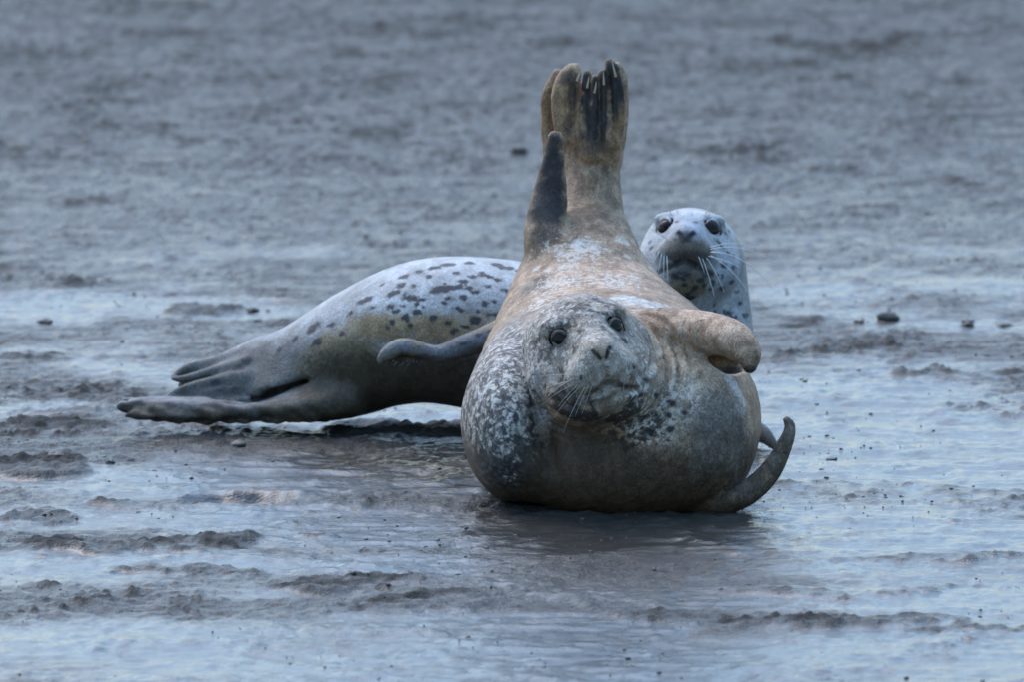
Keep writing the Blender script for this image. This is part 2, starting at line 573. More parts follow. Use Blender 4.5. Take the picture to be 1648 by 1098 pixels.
H = (mask * 0.008 * quiet * (1 - .6 * sstep(24, 27, gyy)) + mound * .50 + pit + lumpiness * (rough * 0.0046 + crumb * 0.0025)
     + ripple * 0.0052 + fine * (0.0018 + 0.0034 * patch) + fine0 * .0008 * (1 - .3 * sstep(25, 28, gyy)) + np.clip(ripple, 0, 1) * rough * 0.003 + grit * 0.0012 * patch + crumb * 0.007 * sstep(-.3, .4, lum2) * patch + low * 0.006)
# level pads where the animals rest
g = P(985, 700, 0.2)
H -= 0.006 * np.exp(-(((gxx - g[0]) / .3) ** 2 + ((gyy - g[1]) / .3) ** 2) ** 2)
g = P(985, 700, .20)
rr = np.sqrt(((gxx - g[0]) / .265) ** 2 + ((gyy - g[1]) / .22) ** 2)
H += .010 * np.exp(-((rr - 1.0) / .10) ** 2) * np.clip(.35 + .7 * fbm2(gxx * 14, gyy * 10, 3, 401), 0, 1)
H = H * fade
nx, ny = len(xs), len(ys)
V = np.stack([gxx, gyy, H], -1).reshape(-1, 3)
ii = (np.arange(nx - 1)[:, None] * ny + np.arange(ny - 1)[None, :]).ravel()
Q = np.stack([ii, ii + ny, ii + ny + 1, ii + 1], 1)
me = mesh_np('ground', V, Q, M_MUD)
wet = np.clip(.44 + .50 * film - lumpiness * (.5 - .3 * sstep(24.5, 27.5, gyy)) - .25 * sstep(0.0, .5, crumb) * patch - .12 * sstep(.1, .7, rough + lum2) - .15 * sstep(25.5, 31, gyy), 0, 1)
fattr(me, 'wet', wet.ravel())
fattr(me, 'lump', lumpiness.ravel())
ground = tag(link('ground', me), kind='structure')


def ground_z(x, y):
    i = min(max(int(np.searchsorted(xs, x)), 0), nx - 1); j = min(max(int(np.searchsorted(ys, y)), 0), ny - 1)
    return float(H[i, j])


# ------------------------------------------------------------------ seals
def head_basis(yaw, pitch, roll):
    """columns: picture right, forward, up; angles relative to the line to the camera"""
    c = -FWD; u = UPV.copy(); r = np.array([1., 0, 0])
    cy, sy = math.cos(yaw), math.sin(yaw)
    f = c * cy + r * sy; r = r * cy - c * sy
    cp, sp = math.cos(pitch), math.sin(pitch)
    f, u = f * cp + u * sp, u * cp - f * sp
    cr, sr = math.cos(roll), math.sin(roll)
    r, u = r * cr + u * sr, u * cr - r * sr
    return r, f, u


def build_head(fd, c, B, s, eye_r, eye_open, lid=0.0, chin=1.0, crown=0.0):
    R = np.array(B)
    L = lambda x, y, z: c + s * (x * B[0] + y * B[1] + z * B[2])
    E = lambda p, r, k: fd.ellipsoid(L(*p), np.array(r) * s, R, k * s)
    E((0, -.012, .004 * crown), (.104 + .002 * crown, .11, .094 + .005 * crown), .03)
    for sg in (-1, 1):
        E((sg * .047, .028, -.045), (.066, .070, .062), .03)
        E((sg * .044, .048, -.076), (.058, .064, .050), .03)
    fd.chain([L(0, .045, -.012), L(0, .125, -.037)], np.array([.058, .045]) * s, .035 * s)
    fd.chain([L(0, .06, .02), L(0, .145, -.014)], np.array([.036, .020]) * s, .025 * s)
    for sg in (-1, 1):
        E((sg * .0285, .122, -.053), (.037, .036, .032), .018)
        E((sg * .048, .06, .05), (.028, .02, .012), .02)
    E((0, .100 + (chin - 1) * .045, -.089 - (chin - 1) * .02), (.046 * chin, .043, .027 * chin), .022)
    E((0, .072, -.100), (.070, .060, .038), .03)
    if chin > 1: fd.chain([L(0, .085, -.105), L(0, .02, -.13)], np.array([.042, .075]) * s, .03 * s)
    E((0, .150, -.020), (.022, .014, .014), .010)
    def snap(x, z, off=0.0):
        p = fd.hit(L(x, .26, z), -B[1] * 1.0, .3 * s)
        return p + off * s * B[1]
    eyes = []
    for sg in (-1, 1):
        p = snap(sg * .053, .025)
        dirv = B[1] * .86 + B[0] * sg * .46 + B[2] * .12
        dirv /= np.linalg.norm(dirv)
        ec = p - dirv * math.sqrt(max(eye_r ** 2 - eye_open ** 2, 1e-8)) * s
        eyes.append((ec, eye_r * s, dirv))
    for ec, er, dv in eyes:
        fd.ellipsoid(ec + dv * er * 0.75, np.array([eye_open * 1.15, eye_open * .8, eye_open * 1.05]) * s, R, .010 * s, sub=True)
        fd.ellipsoid(ec, np.array([er, er, er]) * 1.03, None, .002, sub=True)
        # lids
        r, u = B[0], B[2]
        for up, th in ((1, .0036), (-1, .0030)):
            pts = []
            for a in np.linspace(-1.25, 1.25, 7):
                q = dv * math.sqrt(max(er ** 2 - (eye_open * s) ** 2, 0)) + (r - dv * (r @ dv)) * math.sin(a) * eye_open * s * 1.02 \
                    + up * (u - dv * (u @ dv)) * math.cos(a) * eye_open * s * (1.0 - (lid if up > 0 else 0))
                pts.append(ec + q * 1.03)
            fd.chain(pts, [th * s * .7] + [th * s] * 5 + [th * s * .7], .004 * s, n=2)
    marks = dict(nostril=[], mouth=[], philtrum=[])
    for sg in (-1, 1):
        a = snap(sg * .0055, -.031, -.001); b = snap(sg * .0105, -.022, -.001); d = snap(sg * .0165, -.015, -.001)
        marks['nostril'].append((a, b, d))
    ph = [snap(0, -.034), snap(0, -.050), snap(0, -.072)]
    mo = [snap(x, z) for x, z in ((-.060, -.094), (-.045, -.091), (-.029, -.087), (-.013, -.080), (0, -.075), (.013, -.080), (.029, -.087), (.045, -.091), (.060, -.094))]
    for t in marks['nostril']:
        fd.chain(t, np.array([.0018, .0032, .0028]) * s, .003 * s, sub=True, n=3)
    fd.chain(ph, np.array([.002, .003, .003]) * s, .005 * s, sub=True, n=3)
    fd.chain(mo, np.array([.003, .0038, .0046, .005, .005, .005, .0046, .0038, .003]) * s, .006 * s, sub=True, n=3)
    marks['philtrum'] = ph; marks['mouth'] = mo
    return L, eyes, marks


def seg_dist(V, pts):
    best = np.full(len(V), 9.0)
    for a, b in zip(pts[:-1], pts[1:]):
        a = np.asarray(a); b = np.asarray(b); ab = b - a
        t = np.clip(((V - a) @ ab) / max(ab @ ab, 1e-12), 0, 1)
        best = np.minimum(best, np.linalg.norm(V - a - t[:, None] * ab, axis=1))
    return best


def noise3(V, sc, seed=0):
    x, y, z = V[:, 0] * sc, V[:, 1] * sc, V[:, 2] * sc
    return (noise2(x + .5 * y, z + .3 * y, seed) + noise2(y + .4 * x, z - .5 * x + 7.1, seed + 5) + noise2(x - .4 * z + 3.3, y + .6 * z, seed + 9)) * .6


class Paint:
    """colours laid on the skin around surface points"""
    def __init__(self, V, N, coat):
        self.V = V; self.N = N
        n = len(V)
        self.px, self.py, self.z = proj(V)
        self.rag = .55 * noise3(V, 60, 3) + .45 * noise3(V, 140, 8) + .3 * noise3(V, 290, 14)
        self.coat = np.tile(np.array(coat, dtype=np.float64), (n, 1))
        self.fleck = np.zeros(n); self.mottle = np.zeros(n); self.mud = np.zeros(n); self.spot = np.full(n, -0.05); self.furl = np.ones(n)

    def at(self, px, py):
        d2 = (self.px - px) ** 2 + (self.py - py) ** 2
        near = np.nonzero(d2 < 6 ** 2)[0]
        if len(near) == 0: near = np.argsort(d2)[:5]
        return self.V[near[np.argmin(self.z[near])]]

    def fall(self, px, py, r, rz=None, soft=1.0):
        c = self.at(px, py)
        rm = mpx(r)
        q = (self.V - c) / rm
        if rz is not None: q[:, 2] *= r / rz
        return np.exp(-(np.sum(q * q, axis=1)) ** soft)

    def col(self, c, *blobs):
        for b in blobs:
            f = self.fall(b[0], b[1], b[2], b[3] if len(b) > 3 else None)
            f = (sstep(.1, .75, f + .3 * self.rag * np.minimum(1, 6 * f)))[:, None]
            w_ = b[4] if len(b) > 4 else 1.0
            self.coat = self.coat * (1 - f * w_) + np.array(c) * f * w_

    def lay(self, name, val, *blobs):
        a = getattr(self, name)
        for b in blobs:
            f = self.fall(b[0], b[1], b[2], b[3] if len(b) > 3 else None)
            a = a * (1 - f) + val * f
        setattr(self, name, a)

    def dots(self, *dots, along=False):
        """spots: px, py, half length px, half height px, slope in the picture plane (degrees)"""
        for (px, py, a, b, ang) in dots:
            c = self.at(px, py)
            near = np.nonzero(np.abs(self.V - c).max(1) < mpx(a) * 2 + 0.03)[0]
            q = self.V[near] - c
            n = self.N[np.argmin(((self.V - c) ** 2).sum(1))]
            ca, sa = math.cos(math.radians(ang)), math.sin(math.radians(ang))
            t1 = np.array([ca, 0, sa]); t1 = t1 - n * (t1 @ n); t1 /= np.linalg.norm(t1)
            t2 = np.cross(n, t1)
            A, Bm = mpx(a), mpx(b)
            if along: Bm /= max(.38, abs(t2 @ UPV))
            u, v = q @ t1, q @ t2
            k0 = np.sqrt((u / A) ** 2 + (v / Bm) ** 2) + 1e-6
            sdv = -(k0 - 1) * min(A, Bm)
            self.spot[near] = np.maximum(self.spot[near], sdv)

    def write(self, me):
        cattr(me, 'coat', np.clip(self.coat, 0, 1))
        for k in ('fleck', 'mottle', 'mud', 'spot'):
            fattr(me, k, getattr(self, k))


def tube_mesh(name, pts, r0, r1, mat, sides=5, n=14):
    pts = np.asarray(pts, float)
    t = np.linspace(0, 1, n)[:, None]
    if len(pts) == 3:
        C = (1 - t) ** 2 * pts[0] + 2 * t * (1 - t) * pts[1] + t ** 2 * pts[2]
    else:
        C = pts[0] + (pts[-1] - pts[0]) * t
    T = np.gradient(C, axis=0); T /= np.linalg.norm(T, axis=1)[:, None]
    A = np.cross(T, np.array([.3, .2, .9])); A /= np.linalg.norm(A, axis=1)[:, None]
    Bv = np.cross(T, A)
    rr = r0 + (r1 - r0) * t
    ang = np.linspace(0, 2 * math.pi, sides, endpoint=False)
    V = np.concatenate([C[:, None] + rr[:, None] * (np.cos(a) * A + np.sin(a) * Bv)[:, None] for a in ang], 1).reshape(-1, 3)
    q = []
    for i in range(n - 1):
        for j in range(sides):
            k = (j + 1) % sides
            q.append((i * sides + j, i * sides + k, (i + 1) * sides + k, (i + 1) * sides + j))
    return mesh_np(name, V, np.array(q), mat)


def sphere_mesh(name, c, r, mat, dv, n=28, m=18):
    V = []
    dv = Vector(dv)
    R = np.array(dv.to_track_quat('Z', 'Y').to_matrix())
    for i in range(m + 1):
        th = math.pi * i / m
        for j in range(n):
            ph = 2 * math.pi * j / n
            V.append((math.sin(th) * math.cos(ph) * r, math.sin(th) * math.sin(ph) * r, math.cos(th) * r))
    V = np.array(V) @ R.T + c
    q = [(i * n + j, (i + 1) * n + j, (i + 1) * n + (j + 1) % n, i * n + (j + 1) % n) for i in range(m) for j in range(n)]
    return mesh_np(name, V, np.array(q), mat)


def claw_mesh(name, a, b, r, mat):
    a = np.asarray(a); b = np.asarray(b)
    return tube_mesh(name, [a, (a + b) / 2 + np.array([0, -r * 1.2, 0]), b], r, r * .25, mat, 6, 7)


def fur_mesh(name, V, Q, N, paint, mat, count, flow, seed):
    """short guard hairs as slim blades lying along the flow direction, rooted in the skin"""
    rg = np.random.default_rng(seed)
    c = V[Q].mean(1)
    ar = np.linalg.norm(np.cross(V[Q[:, 2]] - V[Q[:, 0]], V[Q[:, 3]] - V[Q[:, 1]]), axis=1)
    fn = N[Q[:, 0]]
    vis = (np.einsum('ij,ij->i', fn, EYE - c) / np.linalg.norm(EYE - c, axis=1)) > -.35
    w_ = ar * vis
    f = rg.choice(len(Q), count, p=w_ / w_.sum())
    u = rg.random((count, 2))
    a, b, cc, d = (V[Q[f, k]] for k in range(4))
    root = (a * (1 - u[:, :1]) + b * u[:, :1]) * (1 - u[:, 1:]) + (d * (1 - u[:, :1]) + cc * u[:, :1]) * u[:, 1:]
    n = N[Q[f, 0]]
    fl = flow(root) + rg.normal(size=(count, 3)) * .30
    fl = fl - n * np.einsum('ij,ij->i', fl, n)[:, None]
    fl /= np.linalg.norm(fl, axis=1)[:, None] + 1e-9
    L = (rg.uniform(.0025, .0055, count) * paint.furl[Q[f, 0]])[:, None]
    side = np.cross(n, fl)
    tip = root + fl * L + n * L * rg.uniform(.04, .22, (count, 1))
    wd = .00030
    VV = np.stack([root - side * wd - n * .0006, root + side * wd - n * .0006, tip], 1).reshape(-1, 3)
    T = np.arange(count * 3).reshape(-1, 3)
    src = np.repeat(Q[f, 0], 3)
    return VV, T, np.repeat(n, 3, 0), src


def finish(root, base, V, Q, paint, mat, eyes, whiskers, claws, flow=None, hairs=0):
    V0 = V
    V = V - base
    me = mesh_np('body', V, Q, mat)
    paint.write(me)
    link('body', me, root)
    if hairs:
        FV, FT, FN, src = fur_mesh('fur', V0, Q, paint.N, paint, mat, hairs, flow, 5)
        fm = mesh_np('fur', FV - base, FT, mat)
        cattr(fm, 'coat', np.clip(paint.coat[src], 0, 1))
        for k in ('fleck', 'mottle', 'mud', 'spot'):
            fattr(fm, k, getattr(paint, k)[src])
        fm.normals_split_custom_set_from_vertices(FN.astype(np.float32))
        link('fur', fm, root)
    for ec, er, dv in eyes:
        link('eye', sphere_mesh('eye', ec - base, er, M_EYE, dv), root)
    for pts, r in whiskers:
        link('whisker', tube_mesh('whisker', np.asarray(pts) - base, r, r * .35, M_WHISK), root)
    for a, b, r in claws:
        link('claw', claw_mesh('claw', a - base, b - base, r, M_CLAW if mat is M_FRONT else M_CLAWD), root)


X1 = np.array([1., 0, 0]); Y1 = np.array([0, 1., 0]); Z1 = np.array([0, 0, 1.])


def chn(fd, pl, k=14, flat=None, sub=False, n=6):
    fd.chain([P(a, b, d) for a, b, d, r in pl], [mpx(r, d) for a, b, d, r in pl], mpx(k), flat, sub, n)


def build_front():
    hc = P(938, 564, -0.03)
    fd = Field(axis(-.13, .55, .015, .265, .0055, .0023),
               axis(Y0 - .27, Y0 + 1.0, Y0 - .24, Y0 + .03, .006, .0024),
               axis(-.04, .84, .16, .40, .0055, .0023))
    # trunk: chest, belly, loins, ankle
    chn(fd, [(1010, 672, .10, 135), (985, 657, .26, 172), (975, 606, .46, 156), (952, 520, .58, 112), (941, 455, .66, 84),
             (940, 402, .72, 66), (950, 352, .77, 43), (955, 300, .80, 33), (952, 255, .83, 36)], 20, (X1, 1.32))
    # shoulder lobe on the left, belly fold on the right
    fd.ellipsoid(P(822, 678, .17), (mpx(80), .22, mpx(128)), None, mpx(16))
    fd.ellipsoid(P(1125, 690, .12), (mpx(94), .17, mpx(132)), None, mpx(50))
    fd.ellipsoid(P(985, 745, .06), (mpx(165), .12, mpx(84)), None, mpx(60))
    # neck
    chn(fd, [(1005, 622, .15, 116), (968, 588, .05, 92)], 16)
    # upper flipper
    chn(fd, [(1030, 545, .18, 50), (1085, 533, .10, 37), (1140, 536, .05, 34), (1180, 548, .0, 32), (1202, 570, -.03, 22), (1207, 590, -.05, 13)], 12)
    for dd in np.arange(.0, .24, .012):
        chn(fd, [(1140, 576, dd, 4), (1158, 585, dd, 11), (1176, 590, dd, 14), (1190, 592, dd, 9 if dd > .03 else 3)], 4, None, True)
    # lower flipper
    chn(fd, [(1105, 806, .04, 18), (1145, 812, .02, 17), (1188, 803, .0, 20), (1226, 776, -.01, 20), (1250, 745, -.01, 16), (1267, 708, -.02, 12), (1271, 688, -.02, 9.5), (1266, 676, -.02, 6)], 5, (Y1, .8))
    # dark hind flipper edge on the left
    chn(fd, [(894, 222, .70, 13), (891, 262, .70, 19), (884, 320, .69, 29), (878, 380, .66, 36), (890, 440, .62, 40)], 10, (Y1, .7))
    # hind flippers held upright: outer edge, lobes and toes
    chn(fd, [(892, 262, .87, 18), (880, 200, .87, 11), (883, 150, .87, 11), (897, 118, .87, 9)], 5)
    chn(fd, [(935, 262, .82, 26), (914, 190, .82, 26), (912, 140, .82, 23), (920, 118, .82, 17), (925, 110, .82, 11)], 7, (Y1, .75))
    chn(fd, [(945, 250, .79, 15), (944, 170, .80, 11), (946, 118, .80, 7.5)], 3)
    chn(fd, [(955, 250, .785, 13), (957, 190, .785, 9), (957, 127, .79, 8)], 3)
    chn(fd, [(966, 250, .79, 14), (972, 180, .79, 10), (969, 118, .79, 8)], 3)
    chn(fd, [(980, 255, .80, 18), (992, 180, .80, 15), (988, 120, .80, 13), (980, 100, .80, 8)], 5, (Y1, .9))
    chn(fd, [(985, 260, .83, 16), (1001, 190, .83, 10), (1002, 130, .83, 9), (994, 106, .83, 7)], 6)
    fd.ellipsoid(P(945, 205, .86), (mpx(52), .02, mpx(80)), None, mpx(8))
    for pl in ([(940, 112, .765, 2), (938, 150, .765, 3.4), (935, 200, .765, 3)], [(952, 120, .765, 2.5), (950, 170, .765, 3.6), (951, 225, .765, 3)],
               [(963, 122, .765, 2.5), (965, 170, .765, 3.6), (961, 228, .765, 3)], [(978, 112, .765, 3), (981, 160, .765, 4), (978, 215, .765, 3)], [(994, 115, .77, 3), (998, 170, .775, 3)]):
        fd.chain([fd.hitpx(a, b, .4) for a, b, d, r in pl], [mpx(r, .8) for a, b, d, r in pl], mpx(3), None, True)
    # head
    B = head_basis(math.radians(9.5), math.radians(5.5), math.radians(12.5))
    L, eyes, mk = build_head(fd, hc, B, 1.05, .0240, .0130, .08, 1.0, 1.0)
    # folds: shoulder crease
    c = [fd.hitpx(px, py) for px, py in ((868, 620), (872, 660), (880, 710), (884, 750))]
    fd.chain(c, np.array([.006, .01, .01, .006]), .03, sub=True)
    V, Q = fd.mesh()
    N = vnormals(V, Q)
    V = V + N * (.0022 * noise3(V, 13, 61) + .0009 * noise3(V, 42, 62))[:, None]
    rb = sstep(.47, .52, V[:, 2]) * sstep(.735, .68, V[:, 2]) * sstep(.55, .85, -N[:, 1]) * (V[:, 0] > P(908, 200, .8)[0])
    V = V + N * (rb * .0011 * np.sin(V[:, 0] * 2 * math.pi / .0115 + V[:, 2] * 9 + 2 * noise3(V, 12, 71)))[:, None]
    # neck rolls
    rel = V - hc
    lx, ly, lz = rel @ B[0], rel @ B[1], rel @ B[2]
    rad = np.sqrt(lx ** 2 + lz ** 2 + 0.4 * (ly - .02) ** 2)
    m = sstep(.112, .128, rad) * sstep(.24, .17, rad) * sstep(.16, .05, ly) * sstep(-.25, -.05, ly) * sstep(.0, .05, lx - .3 * (lz > .05) + .0)
    ang = np.arctan2(lz, lx)
    ph = rad * 2 * math.pi / .021 + 1.2 * np.sin(ang * 3.0) + ang
    V = V + N * (m * .0042 * np.sin(ph))[:, None]
    lowm = sstep(-.05, -.09, lz) * sstep(.2, .13, rad) * sstep(.10, .115, rad) * sstep(-.1, .0, ly)
    V = V + N * (lowm * .0024 * np.sin(rad * 2 * math.pi / .014 + 2 * np.sin(lx * 40)))[:, None]
    N = vnormals(V, Q)
    p = Paint(V, N, (0.36, 0.25, 0.165))
    z = V[:, 2]
    # trunk tones
    p.col((0.55, 0.375, 0.262), (960, 440, 90), (930, 480, 60), (1010, 430, 60))
    p.col((0.30, 0.21, 0.14), (960, 300, 45), (950, 350, 35))
    p.col((0.60, 0.58, 0.56), (1010, 478, 40, 14), (1060, 487, 34, 12), (925, 388, 18, 7, .8), (900, 400, 12, 7, .7), (960, 392, 14, 6, .6))
    p.col((0.50, 0.345, 0.24), (1110, 525, 60), (1180, 545, 50), (1150, 540, 50))
    p.col((0.62, 0.60, 0.58), (1195, 640, 16, 36, .75), (1180, 612, 16, 18, .7))
    p.col((0.46, 0.365, 0.265), (1090, 600, 60), (1130, 590, 40), (1060, 560, 40))
    p.col((0.38, 0.32, 0.25), (1095, 650, 55), (1040, 690, 50, .8))
    p.col((0.30, 0.29, 0.29), (810, 640, 90, 110), (790, 700, 60, 90), (850, 560, 50))
    hd = sstep(.150, .118, np.linalg.norm((V - L(0, .0, -.012)) , axis=1)) * sstep(-.055, -.01, (V - hc) @ B[1])
    p.coat = p.coat * (1 - hd[:, None]) + np.array((.315, .270, .228)) * hd[:, None]
    p.col((0.335, 0.292, 0.245), (945, 545, 95), (960, 600, 80), (1025, 590, 50), (1040, 640, 50))
    p.col((0.33, 0.28, 0.22), (965, 540, 26), (925, 520, 20))
    p.col((0.2, 0.15, 0.11), (860, 450, 26, 60), (845, 500, 16, 40))
    rb = np.random.default_rng(23)
    for _ in range(46):
        bx, by = rb.uniform(845, 1060), rb.uniform(365, 500)
        p.col((0.23, 0.155, 0.10) if rb.random() < .55 else (0.60, 0.54, 0.46), (bx, by, rb.uniform(6, 15), rb.uniform(5, 9), rb.uniform(.35, .75)))
    for _ in range(26):
        p.col((0.10, 0.07, 0.05) if rb.random() < .6 else (0.34, 0.23, 0.135), (rb.uniform(872, 1008), rb.uniform(105, 330), rb.uniform(4, 9), rb.uniform(6, 16), rb.uniform(.4, .8)))
    for _ in range(26):
        p.col((0.24, 0.20, 0.16) if rb.random() < .5 else (0.56, 0.52, 0.46), (rb.uniform(1040, 1150), rb.uniform(560, 720), rb.uniform(5, 10), rb.uniform(5, 12), rb.uniform(.3, .6)))
    # fleck and mottling
    p.fleck[:] = 0.25
    p.lay('fleck', 0.75, (810, 620, 80, 120), (840, 560, 50), (1040, 690, 60, 40), (1030, 640, 40))
    p.lay('fleck', 0.66, (930, 400, 60, 50), (900, 450, 50), (990, 450, 60), (870, 480, 40, 50))
    p.lay('mottle', .26, (900, 440, 80, 70), (1000, 440, 70, 60))
    p.lay('fleck', 0.5, (940, 540, 90))
    p.mottle[:] = 0.12
    p.lay('mottle', 0.62, (800, 640, 80, 110), (780, 720, 60, 60), (830, 720, 50))
    p.lay('mottle', 0.50, (930, 520, 80, 60), (900, 620, 50))
    p.col((0.32, 0.285, 0.24), (922, 608, 30, 22, .7), (1000, 596, 26, 20, .6), (960, 590, 40, 26, .6))
    p.col((0.22, 0.205, 0.18), (890, 590, 26, 40, .4), (905, 500, 30, 14, .5))
    p.lay('mottle', .62, (870, 560, 24, 30), (985, 490, 24, 14), (900, 505, 24, 16), (935, 490, 20, 12))
    p.lay('mottle', 0.85, (930, 655, 40, 16), (965, 668, 40, 16), (1000, 668, 30, 16))
    p.lay('mottle', 0.66, (1010, 660, 50, 24), (1060, 690, 60, 40), (1020, 700, 70, 40), (930, 650, 50, 25))
    xl = sstep(P(880, 0, 0)[0], P(855, 0, 0)[0], V[:, 0]) * sstep(.45, .30, V[:, 1] - Y0) * sstep(.36, .30, z)
    p.mottle = np.maximum(p.mottle, .58 * xl); p.fleck = np.maximum(p.fleck, .6 * xl)
    p.coat = p.coat * (1 - xl[:, None] * .7) + np.array((.25, .25, .255)) * xl[:, None] * .7
    p.lay('mottle', 0.9, (800, 770, 60, 30), (860, 760, 40, 40), (770, 740, 20, 40))
    p.lay('mottle', 0.10, (1130, 540, 60), (960, 430, 60))
    p.lay('mottle', .36, (1080, 610, 50, 60), (1060, 570, 30, 40))
    p.lay('fleck', .6, (1090, 640, 50, 50), (1060, 600, 40, 50))
    p.lay('mottle', 0.12, (965, 575, 22), (930, 600, 25))
    p.mottle = p.mottle * (1 - .8 * hd) + .42 * hd * .8
    p.fleck = p.fleck * (1 - .7 * hd) + .5 * hd * .7
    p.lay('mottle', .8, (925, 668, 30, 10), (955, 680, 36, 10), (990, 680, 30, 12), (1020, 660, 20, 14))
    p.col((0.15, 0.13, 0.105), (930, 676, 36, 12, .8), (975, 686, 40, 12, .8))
    p.lay('mottle', .9, (905, 522, 18, 9), (890, 530, 10, 10), (882, 556, 12, 6))
    p.lay('mottle', .62, (870, 560, 20, 26), (985, 490, 26, 10), (1015, 545, 12, 10), (930, 488, 30, 8), (895, 600, 16, 20))
    # hind flippers
    p.mottle *= 1 - sstep(.42, .47, z)
    p.fleck *= 1 - .7 * sstep(.44, .5, z)
    p.col((0.29, 0.185, 0.10), (910, 160, 30, 60), (880, 170, 16, 70), (1003, 170, 14, 70), (925, 240, 30, 20), (985, 240, 20, 20))
    BLK = (0.034, 0.030, 0.029)
    p.col(BLK, (943, 150, 9, 60), (944, 195, 8, 30), (957, 160, 10, 70), (958, 210, 9, 26), (970, 150, 10, 60), (972, 200, 8, 44), (990, 125, 15, 34), (984, 160, 9, 40), (931, 135, 8, 30), (935, 215, 16, 10, .8), (1000, 135, 8, 24), (962, 228, 20, 8, .7))
    p.col(BLK, (924, 150, 10, 40, .8), (920, 205, 10, 20, .6), (1001, 145, 10, 40, .7), (905, 120, 10, 16, .6), (885, 215, 8, 20, .6))
    p.lay('mottle', .34, (950, 280, 40, 30))
    p.lay('mottle', 0.42, (915, 170, 30, 70), (985, 190, 26, 50), (880, 170, 14, 60))
    p.lay('mottle', 0.45, (925, 215, 30, 30), (1000, 210, 14, 30))
    p.col(BLK, (890, 262, 24, 40), (886, 300, 30, 40), (880, 335, 32, 34), (898, 325, 20, 34), (893, 232, 12, 22, .95))
    p.col((0.10, 0.075, 0.058), (866, 372, 18, 26, .8), (882, 372, 22, 18, .8), (860, 400, 12, 30, .7))
    p.col((0.20, 0.15, 0.105), (895, 208, 8, 8))
    p.col((0.14, 0.10, 0.072), (950, 338, 40, 10, .75), (950, 245, 40, 8, .7), (985, 310, 14, 30, .5), (925, 320, 12, 26, .6))
    p.col((0.17, 0.115, 0.07), (1214, 570, 14, 24, .8), (1205, 586, 24, 20, .9), (1210, 585, 18, 16, .9), (1195, 578, 14, 10, .5))
    p.col((0.05, 0.04, 0.032), (1203, 599, 16, 7, .9), (1196, 602, 18, 7, .9), (1180, 592, 18, 8, .8))  # dark underside of the upper flipper tip, hollow's shade painted into the coat
    p.lay('fleck', .05, (1140, 540, 70, 40))
    # mud on the underside
    hz = sstep(.20, .06, z) * sstep(.75, .4, V[:, 1] - Y0)
    p.mud = np.maximum(p.mud, hz * 0.95)
    p.lay('mud', 0.95, (893, 655, 14, 30), (896, 690, 16, 40), (905, 690, 26, 50), (900, 730, 40, 40), (940, 740, 70, 60), (1000, 760, 90, 50), (900, 700, 26, 60), (1130, 760, 60, 60))
    p.col((0.19, 0.172, 0.15), (1165, 680, 50, 60), (1190, 720, 40, 60), (1150, 740, 50, 50))
    p.lay('mottle', .05, (1165, 690, 60, 70))
    p.lay('mud', 0.5, (1160, 680, 50, 60), (1190, 720, 30, 60), (1140, 720, 50, 60))
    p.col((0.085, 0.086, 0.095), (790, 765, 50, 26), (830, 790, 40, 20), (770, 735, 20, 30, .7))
    p.lay('mud', 0.12, (790, 770, 50, 24), (800, 700, 55, 50), (1050, 690, 50, 30), (800, 750, 40, 30))
    p.lay('mud', 0.5, (1200, 790, 40, 30), (1250, 740, 30, 50))
    p.col((0.20, 0.175, 0.145), (1200, 790, 40, 30), (1250, 740, 30, 50), (1265, 690, 20, 30))
    p.lay('mud', 0.35, (870, 660, 14, 60))
    # face marks
    dn = min(9, 1)
    for ec, er, dv in eyes:
        d = np.linalg.norm(V - ec - dv * er * .6, axis=1)
        f = np.exp(-(d / (.0235 * (1 + .3 * p.rag))) ** 5)[:, None]
        p.coat = p.coat * (1 - f * .9) + np.array((.035, .033, .034)) * f * .9
        p.mottle = p.mottle * (1 - f[:, 0]) + .3 * f[:, 0]
        p.fleck *= 1 - f[:, 0]
    e0 = eyes[0][0] + B[2] * .022 + B[1] * .02
    f = np.exp(-(np.linalg.norm(V - e0, axis=1) / .022) ** 2)
    p.mottle = np.maximum(p.mottle, f * .5)
    d = np.linalg.norm(V - L(0, .165, -.022), axis=1)
    f = (np.exp(-(d / .017) ** 4) * .85)[:, None]
    p.coat = p.coat * (1 - f) + np.array((.46, .35, .25)) * f
    p.mottle *= 1 - f[:, 0]; p.fleck *= 1 - f[:, 0]
    for t in mk['nostril']:
        f = np.exp(-(seg_dist(V, t) / .0042) ** 4)[:, None]
        p.coat = p.coat * (1 - f) + np.array((.004, .004, .004)) * f
    d = seg_dist(V, mk['mouth'])
    f = np.exp(-(d / .0056) ** 2)[:, None]
    p.coat = p.coat * (1 - f) + np.array((.008, .007, .006)) * f
    p.fleck *= 1 - f[:, 0]
    d = np.linalg.norm(V - L(0, .12, -.1), axis=1)
    f = np.exp(-(d / .035) ** 4)[:, None] * .7
    p.mottle *= 1 - f[:, 0]; p.fleck *= 1 - f[:, 0]
    p.coat = p.coat * (1 - f) + np.array((.15, .135, .105)) * f
    p.dots(*[(a, b, c * .68, e * .68, g) for a, b, c, e, g in ((1042, 606, 5, 9, 75), (1036, 640, 7, 10, 70), (1062, 635, 5, 6, 0), (1082, 645, 8, 10, 60), (1070, 570, 4, 4, 0),
           (1020, 655, 10, 6, 20), (1050, 690, 10, 7, 0), (1085, 690, 9, 7, 30), (1075, 665, 7, 6, 0), (1100, 660, 6, 5, 0),
           (1026, 590, 5, 8, 70), (868, 520, 5, 4, 0), (882, 557, 8, 5, 20), (1010, 545, 7, 5, -30), (992, 485, 5, 3, 0), (970, 480, 9, 5, 0),
           (930, 612, 4, 5, 0), (900, 600, 4, 6, 0), (1125, 512, 6, 3, -30), (905, 640, 6, 5, -40), (925, 660, 9, 6, -35))])
    # whiskers
    wh = []
